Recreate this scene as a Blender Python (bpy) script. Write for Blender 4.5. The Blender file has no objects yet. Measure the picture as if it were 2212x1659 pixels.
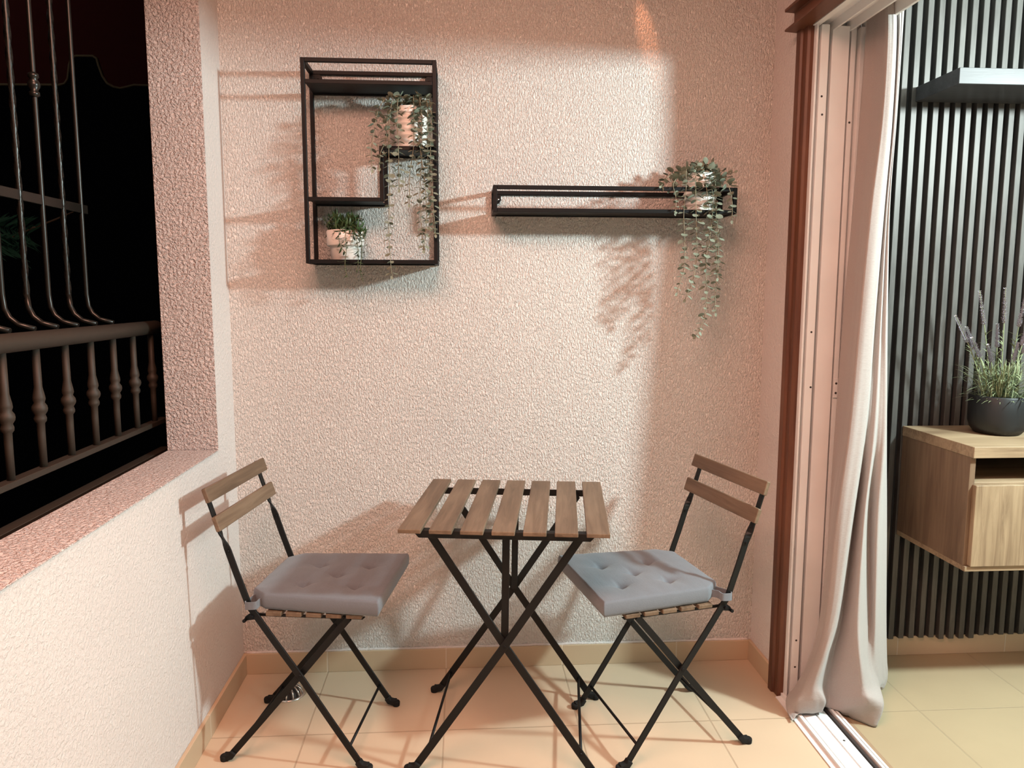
import bpy, math, random
from mathutils import Vector, Matrix, noise
random.seed(7)
C = bpy.context.scene.collection
S = bpy.context.scene
V = Vector

# ------------------------------------------------------------------ camera, world, lights, exposure
FPX = 1634.44
CAM = V((0, -2.534, 1.3048))
_p, _y, _r = [math.radians(a) for a in (-6.8093, -3.7662, .1327)]
FWD = V((-math.sin(_y)*math.cos(_p), math.cos(_y)*math.cos(_p), math.sin(_p)))
_rt = V((math.cos(_y), math.sin(_y), 0)); _up = _rt.cross(FWD)
RGT = _rt*math.cos(_r) + _up*math.sin(_r); UPV = RGT.cross(FWD)
cd = bpy.data.cameras.new('camera'); cam = bpy.data.objects.new('camera', cd); C.objects.link(cam)
cd.sensor_width = 36; cd.lens = FPX/2212*36; cd.clip_start = .02
M = Matrix((RGT, UPV, -FWD)).transposed().to_4x4(); M.translation = CAM; cam.matrix_world = M
S.camera = cam

def at(px, py, axis, val):
    """world point seen at a photograph pixel on the plane axis = val (measuring helper)"""
    d = FWD + RGT*((px-1106)/FPX) - UPV*((py-829.5)/FPX)
    return CAM + d*((val-CAM[axis])/d[axis])

w = bpy.data.worlds.new('night'); S.world = w; w.use_nodes = True
w.node_tree.nodes['Background'].inputs[0].default_value = (.02, .02, .022, 1)
w.node_tree.nodes['Background'].inputs[1].default_value = .02

def light(name, kind, loc, power, color, size=.1, aim=None, **kw):
    l = bpy.data.lights.new(name, kind); l.energy = power; l.color = color
    o = bpy.data.objects.new(name, l); C.objects.link(o); o.location = loc
    if kind == 'AREA': l.size = size
    else: l.shadow_soft_size = size
    if aim is not None: o.rotation_euler = (V(aim)-V(loc)).to_track_quat('-Z', 'Y').to_euler()
    for k, v in kw.items(): setattr(l, k, v)
    return o
LAMP = V((2.31, -1.36, 2.075))
light('living_room_lamp', 'POINT', LAMP, 335, (.785, .98, .965), .075)
light('warm_fill_light', 'AREA', (-.22, -1.75, 2.53), 104, (1, .515, .37), 1.25, aim=(-.15, -1.5, 0))  # added unseen soft fill, gives the walls their warm ambient tone
light('awning_fill_light', 'POINT', (-3.6, 1.4, 3.6), 7, (1, .92, .8), .1)  # added unseen light so the dark awning and branch show up
# added spot without a known fixture; its narrow oval beam draws the orange streak
sp = light('streak_spot_light', 'SPOT', (.50, -.10, 2.50), 12, (1, .36, .17), .008, aim=(.60, 0, 2.14), spot_size=math.radians(12), spot_blend=.9)

S.view_settings.view_transform = 'Standard'; S.view_settings.look = 'None'
S.view_settings.exposure = 0; S.view_settings.gamma = 1

# ------------------------------------------------------------------ materials
MATS = {}
def nodemat(name):
    m = bpy.data.materials.new(name); m.use_nodes = True; MATS[name] = m
    nt = m.node_tree; return m, nt, nt.nodes['Principled BSDF']
def N(nt, t, **kw):
    n = nt.nodes.new(t)
    for k, v in kw.items():
        if k.startswith('i_'): n.inputs[k[2:].replace('_', ' ')].default_value = v
        else: setattr(n, k, v)
    return n
def coords(nt, scale, rnd=False):
    tc = N(nt, 'ShaderNodeTexCoord'); mp = N(nt, 'ShaderNodeMapping'); mp.inputs['Scale'].default_value = scale
    nt.links.new(tc.outputs['Object'], mp.inputs['Vector'])
    if rnd:
        oi = N(nt, 'ShaderNodeObjectInfo'); mu = N(nt, 'ShaderNodeMath', operation='MULTIPLY'); mu.inputs[1].default_value = 37.
        nt.links.new(oi.outputs['Random'], mu.inputs[0]); cx = N(nt, 'ShaderNodeCombineXYZ')
        for i in range(3): nt.links.new(mu.outputs[0], cx.inputs[i])
        nt.links.new(cx.outputs[0], mp.inputs['Location'])
    return mp.outputs['Vector']
def plain(name, col, rough=.5, metal=0., bump=0, bscale=200, spec=.5, trans=0):
    m, nt, b = nodemat(name)
    b.inputs['Base Color'].default_value = (*col, 1); b.inputs['Roughness'].default_value = rough; b.inputs['Metallic'].default_value = metal
    b.inputs['Specular IOR Level'].default_value = spec
    n = N(nt, 'ShaderNodeTexNoise'); n.inputs['Scale'].default_value = bscale; n.inputs['Detail'].default_value = 4
    nt.links.new(coords(nt, (1, 1, 1)), n.inputs['Vector'])
    mx = N(nt, 'ShaderNodeMix', data_type='RGBA'); mx.inputs['A'].default_value = (*[c*.88 for c in col], 1); mx.inputs['B'].default_value = (*[min(1, c*1.1) for c in col], 1)
    nt.links.new(n.outputs[0], mx.inputs['Factor']); nt.links.new(mx.outputs['Result'], b.inputs['Base Color'])
    if bump:
        bp = N(nt, 'ShaderNodeBump'); bp.inputs['Strength'].default_value = bump; bp.inputs['Distance'].default_value = .001
        nt.links.new(n.outputs[0], bp.inputs['Height']); nt.links.new(bp.outputs[0], b.inputs['Normal'])
    return m
def stucco(name, col, sc, dist, stretch=(1, 1, .6)):
    m, nt, b = nodemat(name); b.inputs['Roughness'].default_value = .85; b.inputs['Specular IOR Level'].default_value = .2
    v = coords(nt, stretch)
    n1 = N(nt, 'ShaderNodeTexNoise'); n1.inputs['Scale'].default_value = sc; n1.inputs['Detail'].default_value = 3; n1.inputs['Roughness'].default_value = .6; n1.inputs['Distortion'].default_value = .35
    n2 = N(nt, 'ShaderNodeTexNoise'); n2.inputs['Scale'].default_value = 3.; n2.inputs['Detail'].default_value = 3
    nt.links.new(v, n1.inputs['Vector']); nt.links.new(v, n2.inputs['Vector'])
    rm = N(nt, 'ShaderNodeMapRange'); rm.inputs['From Min'].default_value = .38; rm.inputs['From Max'].default_value = .68
    nt.links.new(n1.outputs[0], rm.inputs['Value'])
    mx = N(nt, 'ShaderNodeMix', data_type='RGBA'); mx.inputs['A'].default_value = (*[c*.95 for c in col], 1); mx.inputs['B'].default_value = (*[min(1, c*1.04) for c in col], 1)
    nt.links.new(n2.outputs[0], mx.inputs['Factor']); nt.links.new(mx.outputs['Result'], b.inputs['Base Color'])
    bp = N(nt, 'ShaderNodeBump'); bp.inputs['Strength'].default_value = 1; bp.inputs['Distance'].default_value = dist
    nt.links.new(rm.outputs[0], bp.inputs['Height']); nt.links.new(bp.outputs[0], b.inputs['Normal'])
    return m
def wood(name, cols, axis, sc=1., rough=.5, contrast=1.):
    """grain runs along the given axis of the object's own coordinates"""
    m, nt, b = nodemat(name); b.inputs['Roughness'].default_value = rough; b.inputs['Specular IOR Level'].default_value = .35
    s = [60*sc]*3; s[axis] = 4*sc
    v = coords(nt, s, True)
    n = N(nt, 'ShaderNodeTexNoise'); n.inputs['Scale'].default_value = 1; n.inputs['Detail'].default_value = 6; n.inputs['Roughness'].default_value = .65; n.inputs['Distortion'].default_value = 1.2
    nt.links.new(v, n.inputs['Vector'])
    s2 = [14*sc]*3; s2[axis] = 3*sc
    n2 = N(nt, 'ShaderNodeTexNoise'); n2.inputs['Scale'].default_value = 1; n2.inputs['Detail'].default_value = 2
    nt.links.new(coords(nt, s2, True), n2.inputs['Vector'])
    ad = N(nt, 'ShaderNodeMath', operation='ADD'); nt.links.new(n.outputs[0], ad.inputs[0]); nt.links.new(n2.outputs[0], ad.inputs[1])
    hf = N(nt, 'ShaderNodeMath', operation='MULTIPLY'); hf.inputs[1].default_value = .5; nt.links.new(ad.outputs[0], hf.inputs[0])
    cr = N(nt, 'ShaderNodeValToRGB'); e = cr.color_ramp.elements
    e[0].position = .36; e[0].color = (*cols[0], 1); e[1].position = .64; e[1].color = (*cols[2], 1)
    k = e.new(.5); k.color = (*cols[1], 1)
    nt.links.new(hf.outputs[0], cr.inputs[0]); nt.links.new(cr.outputs[0], b.inputs['Base Color'])
    bp = N(nt, 'ShaderNodeBump'); bp.inputs['Strength'].default_value = .15; bp.inputs['Distance'].default_value = .001
    nt.links.new(n.outputs[0], bp.inputs['Height']); nt.links.new(bp.outputs[0], b.inputs['Normal'])
    return m
def tiles(name, col, grout, ox, oy, size, axes=(0, 1)):
    m, nt, b = nodemat(name); b.inputs['Roughness'].default_value = .42; b.inputs['Specular IOR Level'].default_value = .35
    tc = N(nt, 'ShaderNodeTexCoord'); sx = N(nt, 'ShaderNodeSeparateXYZ'); nt.links.new(tc.outputs['Object'], sx.inputs[0])
    outs = []
    for a, o in zip(axes, (ox, oy)):
        if o is None: continue
        ad = N(nt, 'ShaderNodeMath', operation='ADD'); ad.inputs[1].default_value = -o + size*50
        nt.links.new(sx.outputs[a], ad.inputs[0])
        dv = N(nt, 'ShaderNodeMath', operation='DIVIDE'); dv.inputs[1].default_value = size; nt.links.new(ad.outputs[0], dv.inputs[0])
        fr = N(nt, 'ShaderNodeMath', operation='FRACT'); nt.links.new(dv.outputs[0], fr.inputs[0])
        pp = N(nt, 'ShaderNodeMath', operation='PINGPONG'); pp.inputs[1].default_value = .5; nt.links.new(fr.outputs[0], pp.inputs[0])
        outs.append(pp.outputs[0])
    d = outs[0]
    if len(outs) == 2:
        mn = N(nt, 'ShaderNodeMath', operation='MINIMUM'); nt.links.new(outs[0], mn.inputs[0]); nt.links.new(outs[1], mn.inputs[1]); d = mn.outputs[0]
    rm = N(nt, 'ShaderNodeMapRange'); rm.inputs['From Min'].default_value = .0022/size*.75; rm.inputs['From Max'].default_value = .0035/size*.9
    nt.links.new(d, rm.inputs['Value'])
    n = N(nt, 'ShaderNodeTexNoise'); n.inputs['Scale'].default_value = 5; n.inputs['Detail'].default_value = 5; nt.links.new(tc.outputs['Object'], n.inputs['Vector'])
    mx0 = N(nt, 'ShaderNodeMix', data_type='RGBA'); mx0.inputs['A'].default_value = (*[c*.93 for c in col], 1); mx0.inputs['B'].default_value = (*[min(1, c*1.06) for c in col], 1)
    nt.links.new(n.outputs[0], mx0.inputs['Factor'])
    mx = N(nt, 'ShaderNodeMix', data_type='RGBA'); mx.inputs['A'].default_value = (*grout, 1)
    nt.links.new(rm.outputs[0], mx.inputs['Factor']); nt.links.new(mx0.outputs['Result'], mx.inputs['B']); nt.links.new(mx.outputs['Result'], b.inputs['Base Color'])
    bp = N(nt, 'ShaderNodeBump'); bp.inputs['Strength'].default_value = .5; bp.inputs['Distance'].default_value = .0015
    nt.links.new(rm.outputs[0], bp.inputs['Height']); nt.links.new(bp.outputs[0], b.inputs['Normal'])
    return m
def fabric(name, col, sc=900):
    m, nt, b = nodemat(name); b.inputs['Roughness'].default_value = .9; b.inputs['Specular IOR Level'].default_value = .15
    b.inputs['Sheen Weight'].default_value = .2
    n = N(nt, 'ShaderNodeTexNoise'); n.inputs['Scale'].default_value = 1; n.inputs['Detail'].default_value = 3
    nt.links.new(coords(nt, (sc*.12, sc, sc)), n.inputs['Vector'])
    n3 = N(nt, 'ShaderNodeTexNoise'); n3.inputs['Scale'].default_value = 1; n3.inputs['Detail'].default_value = 2
    nt.links.new(coords(nt, (sc*.02, sc*.3, sc*.3)), n3.inputs['Vector'])
    mx = N(nt, 'ShaderNodeMix', data_type='RGBA'); mx.inputs['A'].default_value = (*[c*.8 for c in col], 1); mx.inputs['B'].default_value = (*[min(1, c*1.18) for c in col], 1)
    nt.links.new(n.outputs[0], mx.inputs['Factor']); nt.links.new(mx.outputs['Result'], b.inputs['Base Color'])
    bp = N(nt, 'ShaderNodeBump'); bp.inputs['Strength'].default_value = .35; bp.inputs['Distance'].default_value = .0012
    nt.links.new(n3.outputs[0], bp.inputs['Height']); nt.links.new(bp.outputs[0], b.inputs['Normal'])
    return m

WALLC = (.80, .757, .722)
stucco('stucco', WALLC, 185, .0068, (1, 1, .5))
stucco('stucco_coarse', (.69, .615, .595), 115, .0085, (1, 1, 1))
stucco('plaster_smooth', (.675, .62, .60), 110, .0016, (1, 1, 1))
plain('grey_paint', (.42, .40, .37), .8, bscale=8)  # unseen indoor surfaces, darkened to grey to cut light bounced onto the balcony
wood('ceiling_wood', [(.30, .13, .065), (.36, .165, .085), (.43, .21, .11)], 1, .4)
tiles('floor_tile', (.565, .44, .315), (.42, .32, .225), -.4713, -.387, .409)
tiles('floor_tile_inside', (.38, .298, .19), (.33, .26, .17), 1.433, -.371, .405)  # same tile as the balcony, colour darkened to offset the strong lamp light
tiles('skirt_x', (.52, .39, .265), (.60, .50, .39), -.4713, None, .409, (0, 1))
tiles('skirt_y', (.52, .39, .265), (.60, .50, .39), None, -.387, .409, (0, 1))
plain('grout', (.72, .62, .52), .9, bscale=60)
plain('black_metal', (.004, .004, .0045), .5, .0, bscale=30, spec=.2)
plain('black_steel_leg', (.0055, .0055, .0055), .5, 0, bscale=40, spec=.25)
plain('rubber', (.012, .012, .012), .8, bscale=80, spec=.2)
plain('chrome', (.75, .74, .72), .18, 1., bscale=60)
plain('aluminium', (.78, .775, .775), .38, .0, bscale=6, spec=.5)
plain('dark_gap', (.03, .022, .02), .7)
wood('casing_wood', [(.075, .025, .014), (.115, .042, .022), (.155, .06, .03)], 2, .8, .42)
wood('header_wood', [(.075, .027, .016), (.11, .04, .022), (.14, .055, .03)], 1, .8, .42)
wood('threshold_wood', [(.20, .13, .08), (.30, .20, .125), (.38, .26, .17)], 1, .8, .7)
TW = [(.09, .058, .036), (.145, .097, .062), (.198, .139, .092)]
wood('slat_wood_x', TW, 0, 1); wood('slat_wood_y', TW, 1, 1)
CW = [(.15, .093, .056), (.28, .195, .12), (.37, .265, .168)]
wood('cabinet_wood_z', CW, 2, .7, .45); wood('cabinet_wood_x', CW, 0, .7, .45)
wood('cabinet_wood_shaded', [(.11, .066, .042), (.17, .108, .068), (.22, .145, .092)], 2, .7, .45)  # same cabinet wood, shade of the side turned from the lamp in its colour
wood('slat_charcoal', [(.045, .042, .039), (.062, .058, .054), (.085, .08, .075)], 2, 2.5, .46)
wood('shelf_charcoal', [(.03, .03, .032), (.042, .042, .045), (.058, .058, .062)], 0, 1.5, .45)
plain('panel_backing', (.012, .012, .013), .8)
fabric('cushion_cloth', (.152, .168, .192))
fabric('curtain_cloth', (.36, .32, .305), 700)
plain('ceramic', (.82, .80, .77), .25, bscale=10)
plain('ceramic_matte', (.78, .74, .70), .55, bscale=25)
plain('leaf_eucalyptus', (.205, .235, .18), .6, bscale=60, spec=.3)
plain('stem_eucalyptus', (.25, .235, .16), .7)
plain('leaf_dark', (.05, .095, .035), .5, bscale=60, spec=.4)
plain('stem_dark', (.12, .13, .06), .7)
plain('leaf_lavender', (.20, .23, .125), .6, bscale=60)
plain('flower_lavender', (.34, .30, .34), .8, bscale=90)
plain('pot_black', (.008, .008, .009), .45, bscale=40)
plain('soil', (.05, .035, .025), .95, bscale=90, bump=.6)
plain('rail_iron', (.031, .022, .015), .6, .1, bscale=45, bump=.3)
plain('grille_iron', (.013, .012, .010), .3, .2, bscale=60)
plain('awning_red', (.11, .010, .010), .9, bscale=20)
plain('awning_trim', (.34, .25, .15), .9)
plain('branch_bark', (.3, .25, .18), .9)
plain('leaf_night', (.03, .14, .10), .6)

_sb = MATS['slat_charcoal'].node_tree.nodes['Principled BSDF']; _sb.inputs['Specular Tint'].default_value = (1, .88, .86, 1); _sb.inputs['Specular IOR Level'].default_value = .42
_sb = MATS['shelf_charcoal'].node_tree.nodes['Principled BSDF']; _sb.inputs['Specular Tint'].default_value = (1, .9, .9, 1)
# ------------------------------------------------------------------ mesh helpers
class MB:
    def __init__(s): s.v = []; s.f = []; s.sm = []
    def add(s, vs, fs, smooth=False):
        o = len(s.v); s.v += [tuple(v) for v in vs]; s.f += [tuple(i+o for i in f) for f in fs]; s.sm += [smooth]*len(fs); return s
    def box(s, lo, hi):
        x0, y0, z0 = lo; x1, y1, z1 = hi
        return s.add([(x0,y0,z0),(x1,y0,z0),(x1,y1,z0),(x0,y1,z0),(x0,y0,z1),(x1,y0,z1),(x1,y1,z1),(x0,y1,z1)],
                     [(3,2,1,0),(4,5,6,7),(0,1,5,4),(1,2,6,5),(2,3,7,6),(3,0,4,7)])
    def sweep(s, pts, secs, smooth=False, caps=True):
        """pts: centres; secs: list of closed rings (lists of offset vectors)"""
        n = len(secs[0]); vs = []; fs = []
        for p, r in zip(pts, secs): vs += [V(p)+V(o) for o in r]
        for i in range(len(pts)-1):
            for j in range(n):
                k = (j+1) % n; fs.append((i*n+j, i*n+k, (i+1)*n+k, (i+1)*n+j))
        s.add(vs, fs, smooth)
        if caps:
            o = len(s.v)-len(vs)
            s.f += [tuple(o+j for j in reversed(range(n))), tuple(o+(len(pts)-1)*n+j for j in range(n))]; s.sm += [False, False]
        return s
    def bar(s, pts, w, t, wdir, twist=None):
        """flat bar along pts; wide side lies along wdir (a vector or one per point)"""
        pts = [V(p) for p in pts]; secs = []
        for i, p in enumerate(pts):
            d = (pts[min(i+1, len(pts)-1)]-pts[max(i-1, 0)]).normalized()
            wd = V(wdir[i]) if isinstance(wdir, list) else V(wdir)
            b = d.cross(wd).normalized(); a = b.cross(d).normalized()
            k = 1.
            if 0 < i < len(pts)-1:
                c = (pts[i+1]-pts[i]).normalized().dot((pts[i]-pts[i-1]).normalized()); k = 1/max(.5, math.sqrt((1+c)/2))
            secs.append([a*w/2*k+b*t/2, -a*w/2*k+b*t/2, -a*w/2*k-b*t/2, a*w/2*k-b*t/2])
        return s.sweep(pts, secs)
    def tube(s, pts, r, n=8, smooth=True):
        pts = [V(p) for p in pts]; secs = []; ref = None
        for i, p in enumerate(pts):
            d = (pts[min(i+1, len(pts)-1)]-pts[max(i-1, 0)]).normalized()
            if ref is None: ref = d.orthogonal().normalized()
            a = (ref - d*ref.dot(d)).normalized(); ref = a; b = d.cross(a)
            rr = r[i] if isinstance(r, (list, tuple)) else r
            secs.append([a*math.cos(q)*rr+b*math.sin(q)*rr for q in [2*math.pi*j/n for j in range(n)]])
        return s.sweep(pts, secs, smooth)
    def lathe(s, prof, c, n=40, smooth=True):
        vs = []; fs = []; m = len(prof)
        for j in range(n):
            q = 2*math.pi*j/n
            for r, z in prof: vs.append((c[0]+r*math.cos(q), c[1]+r*math.sin(q), c[2]+z))
        for j in range(n):
            k = (j+1) % n
            for i in range(m-1): fs.append((j*m+i, k*m+i, k*m+i+1, j*m+i+1))
        s.add(vs, fs, smooth)
        return s
    def extrude(s, poly, fn, a, b):
        """closed polygon of 2-D points, extruded from a to b; fn(u, v, h) gives the point"""
        n = len(poly)
        s.add([fn(u, v, a) for u, v in poly]+[fn(u, v, b) for u, v in poly],
              [(i, (i+1) % n, n+(i+1) % n, n+i) for i in range(n)]+[tuple(reversed(range(n))), tuple(range(n, 2*n))])
        return s
    def build(s, name, mat, parent=None, bevel=0, seg=2, fix=True, weld=False):
        me = bpy.data.meshes.new(name); me.from_pydata(s.v, [], s.f)
        me.polygons.foreach_set('use_smooth', s.sm); me.materials.append(MATS[mat]); me.update()
        if fix:
            import bmesh
            b = bmesh.new(); b.from_mesh(me)
            if weld: bmesh.ops.remove_doubles(b, verts=b.verts, dist=1e-5)
            bmesh.ops.recalc_face_normals(b, faces=b.faces); b.to_mesh(me); b.free()
        o = bpy.data.objects.new(name, me); C.objects.link(o)
        if parent: o.parent = parent
        if bevel:
            md = o.modifiers.new('bevel', 'BEVEL'); md.width = bevel; md.segments = seg; md.limit_method = 'ANGLE'
        return o
def thing(name, label, cat, loc=(0, 0, 0), rz=0, group=None):
    o = bpy.data.objects.new(name, None); C.objects.link(o); o.location = loc; o.rotation_euler = (0, 0, rz); o.empty_display_size = .05
    o['label'] = label; o['category'] = cat
    if group: o['group'] = group
    return o
def struct(o): o['kind'] = 'structure'; return o
def curve(pts, n=8):
    pts = [V(p) for p in pts]; P = [pts[0]*2-pts[1]]+pts+[pts[-1]*2-pts[-2]]; out = []
    for i in range(1, len(P)-2):
        for k in range(n):
            t = k/n; a, b, c, d = P[i-1], P[i], P[i+1], P[i+2]
            out.append(.5*((2*b)+(c-a)*t+(2*a-5*b+4*c-d)*t*t+(3*b-a-3*c+d)*t**3))
    out.append(pts[-1]); return out

# ------------------------------------------------------------------ the setting
XL, XR, XI = -.7565, 1.029, 1.19      # left wall face, right wall face, inner face of the door wall
CEIL = 2.56; YB = -4.3; WX = -.905
struct(MB().box((WX, YB, -.1), (1.10, .15, 0)).build('floor', 'floor_tile'))
struct(MB().box((1.10, YB, -.1), (5.6, .15, 0)).build('floor', 'floor_tile_inside'))
struct(MB().box((WX, 0, 0), (5.6, .15, CEIL)).build('wall_back', 'stucco'))
wl = MB()
wl.box((WX, YB, 0), (XL, 0, .82))
wl.box((WX, -.18, .82), (XL, 0, CEIL)); wl.box((WX, YB, .82), (XL, -2.4, CEIL)); wl.box((WX, -2.4, 2.36), (XL, -.18, CEIL))
wlo = struct(wl.build('wall_left', 'plaster_smooth', weld=True))
# rough stucco lining of the window opening (jamb and sill)
jb = MB().box((WX-.002, -.1835, .8235), (XL+.003, -.18, 2.36))
jb.box((WX-.002, -2.4, .82), (XL+.003, -.18, .8235))
struct(jb.build('trim_1', 'stucco_coarse', bevel=.002))
wr = MB(); wr.box((XR, -.245, 0), (XI, 0, CEIL)); wr.box((XR, -2.95, 2.13), (XI, -.245, CEIL)); wr.box((XR, YB, 0), (XI, -2.95, CEIL))
struct(wr.build('wall_right', 'plaster_smooth', weld=True))
struct(MB().box((WX, YB-.15, 0), (5.6, YB, CEIL)).build('wall_front', 'grey_paint'))
struct(MB().box((5.6, YB-.15, 0), (5.75, .15, CEIL)).build('wall_interior_right', 'grey_paint'))
struct(MB().box((WX, YB-.15, CEIL), (XI, .15, CEIL+.1)).build('ceiling', 'ceiling_wood'))
struct(MB().box((XI, YB-.15, CEIL), (5.75, .15, CEIL+.1)).build('ceiling', 'grey_paint'))
SK = .073
struct(MB().box((XL+.01, -.011, 0), (XR-.01, 0, SK)).build('baseboard_back', 'skirt_x', bevel=.0015))
struct(MB().box((XL, YB, 0), (XL+.011, 0, SK)).build('baseboard_left', 'skirt_y', bevel=.0015))
struct(MB().box((XR-.011, -.215, 0), (XR, 0, SK)).build('baseboard_right', 'skirt_y', bevel=.0015))
struct(MB().box((XI, -.012, 0), (5.6, 0, .072)).build('baseboard_interior', 'skirt_x', bevel=.0015))
# wavy paint edges of plaster along the top of the skirting
pe = MB(); pts = []
for i in range(90):
    x = XL+.01+i*(XR-XL-.02)/89; pts.append((x, -.001, SK+.001+.004*noise.noise(V((x*14, 0, 3)))))
pe.tube(pts, .005, 6); struct(pe.build('trim_2', 'plaster_smooth'))

# door: wooden casing, header moulding, aluminium frame
HZ = 2.088
cs = [(XR, -.205), (XR-.018, -.205), (XR-.018, -.232), (XR-.010, -.236), (XR-.010, -.262), (XR-.002, -.266), (XR+.008, -.268), (XR+.008, -.244), (XR, -.244)]
struct(MB().extrude(cs, lambda u, v, h: (u, v, h), 0, HZ+.005).build('trim_3', 'casing_wood', bevel=.0015))
hd = [(XR, HZ+.000), (XR-.052, HZ+.004), (XR-.052, HZ+.010), (XR-.024, HZ+.018), (XR-.024, HZ+.058), (XR-.054, HZ+.060), (XR-.054, HZ+.068), (XR, HZ+.105)]
struct(MB().extrude(hd, lambda u, v, h: (u, h, v), -.195, -2.95).build('trim_4', 'header_wood', bevel=.0015))
dr = bpy.data.objects.new('door_1', None); C.objects.link(dr); struct(dr); dr.location = (1.1, -.3, 0)
dinv = Matrix.Translation(-dr.location)
def dpart(mb, name, mat, bevel=0, parent=dr):
    mb.v = [tuple(V(v)-dr.location) for v in mb.v]
    return mb.build(name, mat, parent, bevel)
jp = [(1.037, -.2455), (1.037, -.284), (1.0425, -.284), (1.0425, -.264), (1.053, -.264), (1.053, -.281), (1.077, -.281), (1.0785, -.249), (1.090, -.249), (1.091, -.272),
      (1.143, -.272), (1.144, -.2465), (1.1505, -.2465), (1.1515, -.266), (1.166, -.266), (1.167, -.2465), (1.177, -.2465), (1.178, -.270), (1.199, -.270), (1.199, -.2455)]
dpart(MB().extrude(jp, lambda u, v, h: (u, v, h), .004, HZ), 'door_jamb', 'aluminium', .0008)
hp = [(1.032, HZ), (1.032, HZ+.042), (1.199, HZ+.042), (1.199, HZ-.02), (1.190, HZ-.02), (1.190, HZ+.015), (1.150, HZ+.015), (1.150, HZ-.012), (1.143, HZ-.012), (1.143, HZ+.015),
      (1.098, HZ+.015), (1.098, HZ-.012), (1.091, HZ-.012), (1.091, HZ+.015), (1.052, HZ+.015), (1.052, HZ)]
dpart(MB().extrude(hp, lambda u, v, h: (u, h, v), -.2455, -2.95), 'door_head', 'aluminium', .0008)
tp = [(1.012, 0), (1.012, .004), (1.029, .006), (1.029, .016), (1.0395, .016), (1.0395, .005), (1.048, .005), (1.048, .010), (1.086, .010), (1.086, .005), (1.092, .005), (1.092, .010),
      (1.123, .010), (1.123, .005), (1.127, .005), (1.127, .004), (1.140, .004), (1.140, .020), (1.1475, .020), (1.1475, .006), (1.153, .006), (1.153, .018), (1.160, .018), (1.160, 0)]
dpart(MB().extrude(tp, lambda u, v, h: (u, h, v), -.268, -2.95), 'floor_track', 'aluminium', .0006)
dpart(MB().extrude([(1.1275, .0042), (1.1275, .013), (1.136, .013), (1.136, .0042)], lambda u, v, h: (u, h, v), -.29, -2.95), 'track_seal', 'dark_gap')
sd = MB()
for c, ax in (((1.066, -.2812, 1.833), 1), ((1.158, -.2662, 1.815), 1), ((1.066, -.2812, 1.19), 1), ((1.072, -.2812, 1.02), 1), ((1.066, -.2812, .20), 1), ((1.062, -.2812, 1.885), 1), ((1.047, -.2682, .5), 1), ((1.066, -.2812, .11), 1)):
    q = [2*math.pi*j/14 for j in range(14)]; r = .0032
    sd.sweep([(c[0], c[1]+.0005, c[2]), (c[0], c[1]-.0004, c[2])], [[V((r*math.cos(a), 0, r*math.sin(a))) for a in q]]*2)
for y in (-.53,):
    q = [2*math.pi*j/14 for j in range(14)]
    sd.sweep([(1.107, y, .0098), (1.107, y, .0105)], [[V((.0036*math.cos(a), .0036*math.sin(a), 0)) for a in q]]*2)
dpart(sd, 'screw_hole', 'dark_gap')
stp = MB().box((1.151, -.2700, .985), (1.166, -.2662, 1.045))
sto = dpart(stp, 'strike_plate', 'aluminium', .0008); sto['label'] = 'small metal strike plate with two screw holes'
sh = MB()
for z in (1.000, 1.030):
    q = [2*math.pi*j/12 for j in range(12)]
    sh.sweep([(1.1585, -.2699, z), (1.1585, -.2705, z)], [[V((.0035*math.cos(a), 0, .0035*math.sin(a))) for a in q]]*2)
dpart(sh, 'strike_hole', 'dark_gap', parent=sto)
struct(MB().box((1.160, -2.95, -.01), (1.186, -.25, .0015)).build('trim_5', 'threshold_wood'))

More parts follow.
